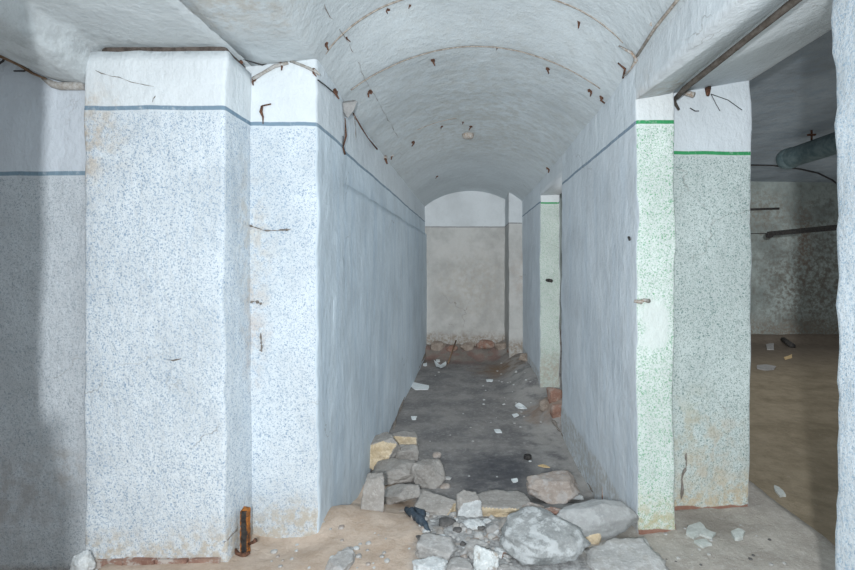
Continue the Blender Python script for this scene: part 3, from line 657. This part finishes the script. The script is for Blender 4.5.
for px, py, lb, bg in ((325, 43, 'rusty double clip at the left end of the nearer cable arc', 1.3), (346, 37, 'small rusty clip on the left of the nearer cable arc', .9), (388, 9, 'dark rusty clip on the nearer arc at the top left of the vault', .9),
    (410, 5, 'clip hanging from the nearer arc by the top edge, left of the crown', .7), (579, 22, 'brown rectangular clip on the right of the nearer cable arc', 1.2),
    (370, 91, 'rusty hook clip at the left end of the further cable arc', 1.2), (433, 60, 'bent clip hanging from the further arc left of the crown', 1.1), (548, 68, 'bent clip hanging from the further arc right of the crown', 1.1),
    (590, 90, 'round rusty clip at the right end of the further cable arc', 1.2), (602, 97, 'curled rusty clip just right of the further arc end', 1.2), (497, 48, 'tiny dark clip at the crown of the further cable arc', .45),
    (413, 141, 'clip on the short broken cable on the left of the vault', 1.0), (442, 126, 'tiny rusty clip beyond the short broken cable', .6), (463, 122, 'tiny rusty nail on the vault above the ceiling rose', .5), (471, 126, 'small rusty nail touching the top of the ceiling rose', .8),
    (385, 157, 'pale rusty clip low on the left of the vault', 1.3), (392, 155, 'small rusty clip right beside the pale low one', .9), (653, 23, 'pale metal clip under the rod on the right of the vault', 1.5),
    (548, 168, 'small dark clip low on the right of the vault near the side doorway', .9), (437, 176, 'tiny dark nail far down the left of the vault', .5)):
    clip(px, py, lb, bg, m_chalk if 'pale' in lb else m_rust)
# ceiling rose
p = hitv(468, 134); bm = bmesh.new(); lathe(bm, Vector((0, 0, -.05)), [(.02, 0), (.05, .004), (.062, .02), (.066, .06)], 20)
o = tag(link('ceiling_rose', bm, m_chalk), 'round corroded lamp rose at the crown of the vault', 'lamp rose'); o.location = p

def strand(name, pts, r, mat, label, cat, group=None):
    bm = bmesh.new(); tube_bm(bm, pts, r, 7); return tag(recentre(link(name, bm, mat)), label, cat, group)
EYEV = Vector((0, 0, EYE))
V = lambda x, y, o=.004: EYEV + (hitv(x, y) - EYEV) * .988
strand('rod', [V(637, 56), V(655, 28), V(675, 3), V(690, -16)], .008, m_cable, 'pale metal rod running along the right side of the vault to the top edge', 'rod')
strand('bracket', [V(619, 46), V(632, 53), V(636, 60), V(630, 70), V(624, 76)], [.005, .008, .012, .004, .006], m_chalk, 'bent corroded bracket at the right end of the nearer cable arc', 'bracket')
strand('bracket', [V(618, 63), V(625, 69), V(623, 78)], [.004, .007, .006], m_rust, 'rusty hook just below the corroded bracket on the right of the vault', 'bracket')
# broken conduit over the left pilaster
fp = lambda x, y, Y=2.585: pt(x, y, Y)
strand('conduit', [fp(253, 79), fp(263, 73), fp(275, 66), fp(288, 63)], [.011, .009, .010, .008], m_conduit, 'short plastered conduit rising to the right above the left pilaster', 'conduit')
strand('conduit', [fp(258, 64), fp(272, 61), fp(290, 56)], [.007, .010, .008], m_conduit, 'upper plastered conduit stub above the left pilaster', 'conduit')
strand('conduit', [fp(291, 61), fp(304, 66), fp(315, 71), fp(320, 75)], [.008, .008, .010, .005], m_conduit, 'plastered conduit sloping down towards the corridor above the left pilaster', 'conduit')
strand('wire', [fp(232, 53, 2.46), fp(246, 60, 2.52), fp(262, 65), fp(272, 61)], .004, m_dcable, 'thin dark wire sagging from the left pier to the conduit', 'wire')
strand('wire', [fp(318, 80), pt(326, 86, 2.72), pt(333, 92, 2.86)], .004, m_dcable, 'thin dark wire leading to the hook at the corridor corner', 'wire')
for x, y, lb, Y in ((290, 56, 'rusty clamp on the upper conduit stub', 2.588), (281, 64, 'rusty clamp at the top of the short conduit', 2.588), (254, 79, 'dark rusty clamp at the lower end of the short conduit', 2.588), (241, 62, 'small rust brown nail on the side of the left pier', 2.475), (314, 70, 'dark clamp at the end of the sloping conduit', 2.588), (335, 91, 'corroded hook plate at the upper corridor corner', 2.90)):
    clip(x, y, lb, 1.5 if 'plate' in lb else 1.2, m_rust, Yoff=Y)
strand('hook', [fp(262, 106), fp(261, 112), fp(263, 117), fp(263, 124)], [.006, .009, .005, .002], m_rust, 'rusty wall hook with a broken stem above the stripe on the left pilaster', 'hook')
strand('nail', [fp(262, 106), fp(266, 105), fp(271, 104)], .004, m_rust, 'thin nail shank beside the rusty wall hook', 'nail')
# torn plaster and rust along the top of the left corridor wall
lw = lambda x, y: Vector((XL + .012, (XL + .012) * F / (x - CX), EYE - (y - CY) * (XL + .012) / (x - CX)))
strand('rusty_strip', [V(353, 113, .006), V(361, 127, .006), V(368, 138, .006), V(377, 149, .006)], [.004, .006, .004, .008], m_rust, 'long rusty strip along the left spring of the vault', 'strip')
bm = bmesh.new(); poly = [(343, 103), (357, 101), (354, 110), (348, 118), (344, 112)]
Y0 = 3.12
for dy in (0, .03): pass
vs = [bm.verts.new(pt(x, y, Y0)) for x, y in poly]; ws = [bm.verts.new(pt(x, y, Y0) + Vector((-.03, .04, .02))) for x, y in poly]
bm.faces.new(vs); bm.faces.new(ws[::-1])
for i in range(5): bm.faces.new((vs[i], vs[(i + 1) % 5], ws[(i + 1) % 5], ws[i]))
o = struct('trim_cement_patch', bm, m_hole, smooth=False)
strand('rusty_hook', [lw(345, 118), lw(346, 136), lw(343, 148), lw(345, 154)], [.003, .007, .004, .007], m_rust, 'rusty hook hanging at the broken plaster edge of the left corridor wall', 'hook')
strand('wire', [lw(343, 136), lw(343, 146), lw(345, 152)], .003, m_dcable, 'short dark wire beside the rusty hook on the left corridor wall', 'wire')

def crack(pts, label=None, r=.0025):
    bm = bmesh.new(); P = []
    for a, b in zip(pts, pts[1:]):
        for k in range(6):
            q = a.lerp(b, k / 6); P.append(q + noise.noise_vector(q * 14) * .012 + noise.noise_vector(q * 50) * .004)
    P.append(pts[-1]); rs = [r * random.choice((.25, .6, 1, 1.5)) for _ in P]; rs[0] = rs[-1] = .0008
    tube_bm(bm, P, rs, 5); return struct('trim_crack', bm, m_crack)
crack([hitv(x, y) - Vector((0, 0, .004)) for x, y in ((323, 3), (335, 21), (347, 40), (357, 60), (367, 82), (376, 97), (384, 112), (395, 131), (403, 147), (409, 158))], r=.0016)
FR = 2.584
rb = lambda x, y: hit(x, y) + Vector((0, 0, .01))
crack([rb(551, 420), rb(563, 436), rb(573, 452), rb(585, 478), rb(598, 497)], r=.013)
crack([rb(393, 431), rb(403, 402), rb(415, 376), rb(426, 353)], r=.012)  # dark line laid where the left corridor wall meets the floor
crack([pt(249, 226, FR), pt(262, 231, FR), pt(278, 231, FR), pt(291, 229, FR)], r=.005)
crack([pt(250, 303, FR), pt(256, 302, FR), pt(262, 304, FR)], r=.006)
crack([pt(261, 333, FR), pt(262, 345, FR), pt(262, 352, FR)], r=.006)
crack([pt(165, 361, 2.32), pt(190, 358, 2.32), pt(205, 356, 2.32), pt(221, 357, 2.32)], r=.0025)
crack([pt(95, 70, 2.32), pt(130, 82, 2.32), pt(158, 88, 2.32), pt(152, 104, 2.32)], r=.0018)
crack([pt(225, 545, 2.32), pt(236, 530, 2.42), pt(243, 510, 2.5), pt(247, 495, 2.58)], r=.004)
crack([lw(353, 100), lw(355, 120), lw(356, 140)], r=.002)
crack([pt(687, 454, 2.80), pt(684, 470, 2.80), pt(681, 500, 2.80)], r=.006)

# right side fittings
rp = lambda x, y, Y=2.80: pt(x, y, Y)
strand('pipe_stub', [rp(682, 92, 2.81), rp(694, 95, 2.76)], .016, m_chalk, 'short grey pipe stub under the beam on the right pier', 'pipe')
strand('bent_cable', [*[Vector((1.137, y, 2.357)) for y in (1.3, 1.5, 1.7, 1.9, 2.1, 2.3, 2.5)], pt(677, 97, 2.68), pt(674, 99, 2.74), pt(675, 103, 2.78), pt(679, 110, 2.79)], [.015, .014, .016, .014, .015, .016, .015, .014, .012, .010, .007, .004], m_black if False else simple('brown grey cable', (.07, .058, .048), (.13, .115, .10), .8), 'thick brown cable curling down beside the pipe stub', 'cable')
strand('bolt', [rp(708, 88, 2.81), rp(708, 95, 2.78)], [.018, .010], m_rust, 'rusty bolt in the joint above the right pier', 'bolt')
strand('wire', [rp(690, 108), rp(695, 111), rp(699, 111)], .003, m_dcable, 'short curved wire below the pipe stub', 'wire')
strand('wire', [rp(711, 94), rp(728, 100), rp(742, 110)], .002, m_dcable, 'hair thin wire trailing right from the rusty bolt', 'wire')
strand('wire', [rp(711, 94), rp(716, 104), rp(720, 111)], .0018, m_dcable, 'hair thin wire trailing down from the rusty bolt', 'wire')
strand('wire', [pt(718, 13, 2.05), pt(735, 12, 2.02), pt(752, 8, 2.0), pt(757, 12, 2.0)], .003, m_rust, 'thin rusty wire on the underside of the beam by the top edge', 'wire')
strand('hinge_pin', [pt(634, 301, 2.61), pt(641, 302, 2.60), pt(644, 300, 2.59), pt(649, 301, 2.61)], [.008, .013, .009, .012], m_chalk, 'rusty broken hinge sticking out of the edge of the right pier', 'hinge')
strand('nail', [Vector((XR - .008, XR * F / 163, EYE + 25 * XR / 163)), Vector((XR - .008, XR * F / 164, EYE + 22 * XR / 164))], .007, m_black, 'small black nail in the right wall above the broken hinge', 'nail')
strand('bracket', [pt(546, 280, 6.13), pt(552, 281, 6.07)], .022, m_black, 'small black bracket on the far doorway jamb', 'bracket')

# the room on the right
bm = bmesh.new(); pp = []
def hollow(bm, a, b, r, n=20):
    d = (b - a).normalized(); tube_bm(bm, [a, a + d * .012, a + d * .02, a + d * .7, b], [r * .97, r, r, r, r], n)
PX, PZ = 4.2, 2.80
t = empty('drain_pipe', (PX, 6.3, PZ), 'thick grey green pipe hanging under the ceiling of the dark room', 'pipe')
bm = bmesh.new(); hollow(bm, Vector((0, 0, 0)), Vector((.0, -3.95, .02)), .125); link('tube', bm, m_pipe, t)
bm = bmesh.new(); tube_bm(bm, [(0, .03, 0), (0, .0, 0), (0, -.10, 0)], [.130, .136, .136], 20); link('end_collar', bm, m_pipe, t)
bm = bmesh.new(); tube_bm(bm, [(0, -.45, .10), (0, -.45, .28)], .012, 6); box_bm(bm, Vector((0, -.45, .20)), .09, .03, .02); link('hanger', bm, m_rust, t, smooth=False)
t = empty('steel_bar', (4.5, 7.15, 1.85), 'black steel bar crossing the dark room at eye height', 'bar')
bm = bmesh.new(); box_bm(bm, Vector((0, -2.35, .02)), .05, 4.72, .065); tube_bm(bm, [(0, .02, 0), (0, -.04, 0)], .045, 8); link('bar', bm, m_black, t, smooth=False)
strand('hanging_cable', [pt(x, y, 6.6) for x, y in ((700, 166), (750, 165), (774, 165.5), (800, 169), (818, 173), (832, 180), (852, 195))], .012, m_dcable, 'black cable sagging below the thick pipe in the dark room', 'cable')
strand('wall_rod', [pt(735, 210, 9.5), pt(779, 208.5, 9.45)], .022, m_black, 'thin dark rod on the far wall of the dark room', 'rod')
strand('wall_rod', [pt(735, 233.5, 9.5), pt(770, 233.5, 9.5)], .008, m_black, 'hair thin rod on the far wall left of the black bar', 'rod')
# left bay: crack cable and ledge
strand('ledge_moulding', [pt(43, 78, 2.385), pt(52, 84, 2.385), pt(60, 86, 2.385), pt(84, 86, 2.385)], [.010, .018, .02, .02], m_conduit, 'beige moulded ledge left of the left pier under the ceiling', 'moulding')
strand('sagging_cable', [pt(-12, 50, 2.35), pt(4, 57, 2.355), pt(18, 64, 2.36), pt(32, 73, 2.365), pt(46, 79, 2.37)], [.014, .012, .009, .007, .004], m_wood, 'brown cable along the ceiling line at the top left', 'cable')
strand('wire', [pt(-4, 66, 2.385), pt(3, 61, 2.38), pt(6, 54, 2.375)], .005, m_dcable, 'short dark wire hanging from the brown cable at the left edge', 'wire')
strand('wire', [pt(14, 71, 2.39), pt(24, 71, 2.39), pt(30, 68, 2.385)], .004, m_dcable, 'thin curved wire under the brown cable at the left', 'wire')

# ------------------------------------------------------------------ light and camera
def point(name, loc, power, r, col):
    l = bpy.data.lights.new(name, 'POINT'); l.energy = power; l.shadow_soft_size = r; l.color = col
    o = bpy.data.objects.new(name, l); o.location = loc; COL.objects.link(o); return o
fl = point('flash_light', (-.06, -.35, 1.55), 100, .03, (.97, .985, 1.0))
fl.data.use_nodes = True; ft = fl.data.node_tree; em = ft.nodes['Emission']; fo = ft.nodes.new('ShaderNodeLightFalloff')
fo.inputs['Strength'].default_value = .335; fm = ft.nodes.new('ShaderNodeMath'); fm.operation = 'MULTIPLY_ADD'; fm.inputs[1].default_value = .38
ft.links.new(fo.outputs['Constant'], fm.inputs[0]); ft.links.new(fo.outputs['Linear'], fm.inputs[2]); ft.links.new(fm.outputs[0], em.inputs['Strength'])
w = bpy.data.worlds.new('World'); S.world = w; w.use_nodes = True
w.node_tree.nodes['Background'].inputs[0].default_value = (.6, .7, .85, 1); w.node_tree.nodes['Background'].inputs[1].default_value = 1.0
cd = bpy.data.cameras.new('Camera'); cd.sensor_width = 36; cd.lens = 36 * F / 855
cd.shift_x = -(CX - 427.5) / 855; cd.shift_y = -(285 - CY) / 855; cd.clip_start = .02
cam = bpy.data.objects.new('Camera', cd); cam.location = (0, 0, EYE); cam.rotation_euler = (math.pi / 2, 0, 0); COL.objects.link(cam)
S.camera = cam
vs_ = S.view_settings; vs_.view_transform = 'Standard'; vs_.look = 'None'; vs_.gamma = 1.0; vs_.exposure = 0.22; vs_.use_curve_mapping = False

S.cycles.use_fast_gi = True; S.cycles.fast_gi_method = 'ADD'; S.cycles.ao_bounces = 1; S.cycles.ao_bounces_render = 1
w.light_settings.ao_factor = .27; w.light_settings.distance = 2.5
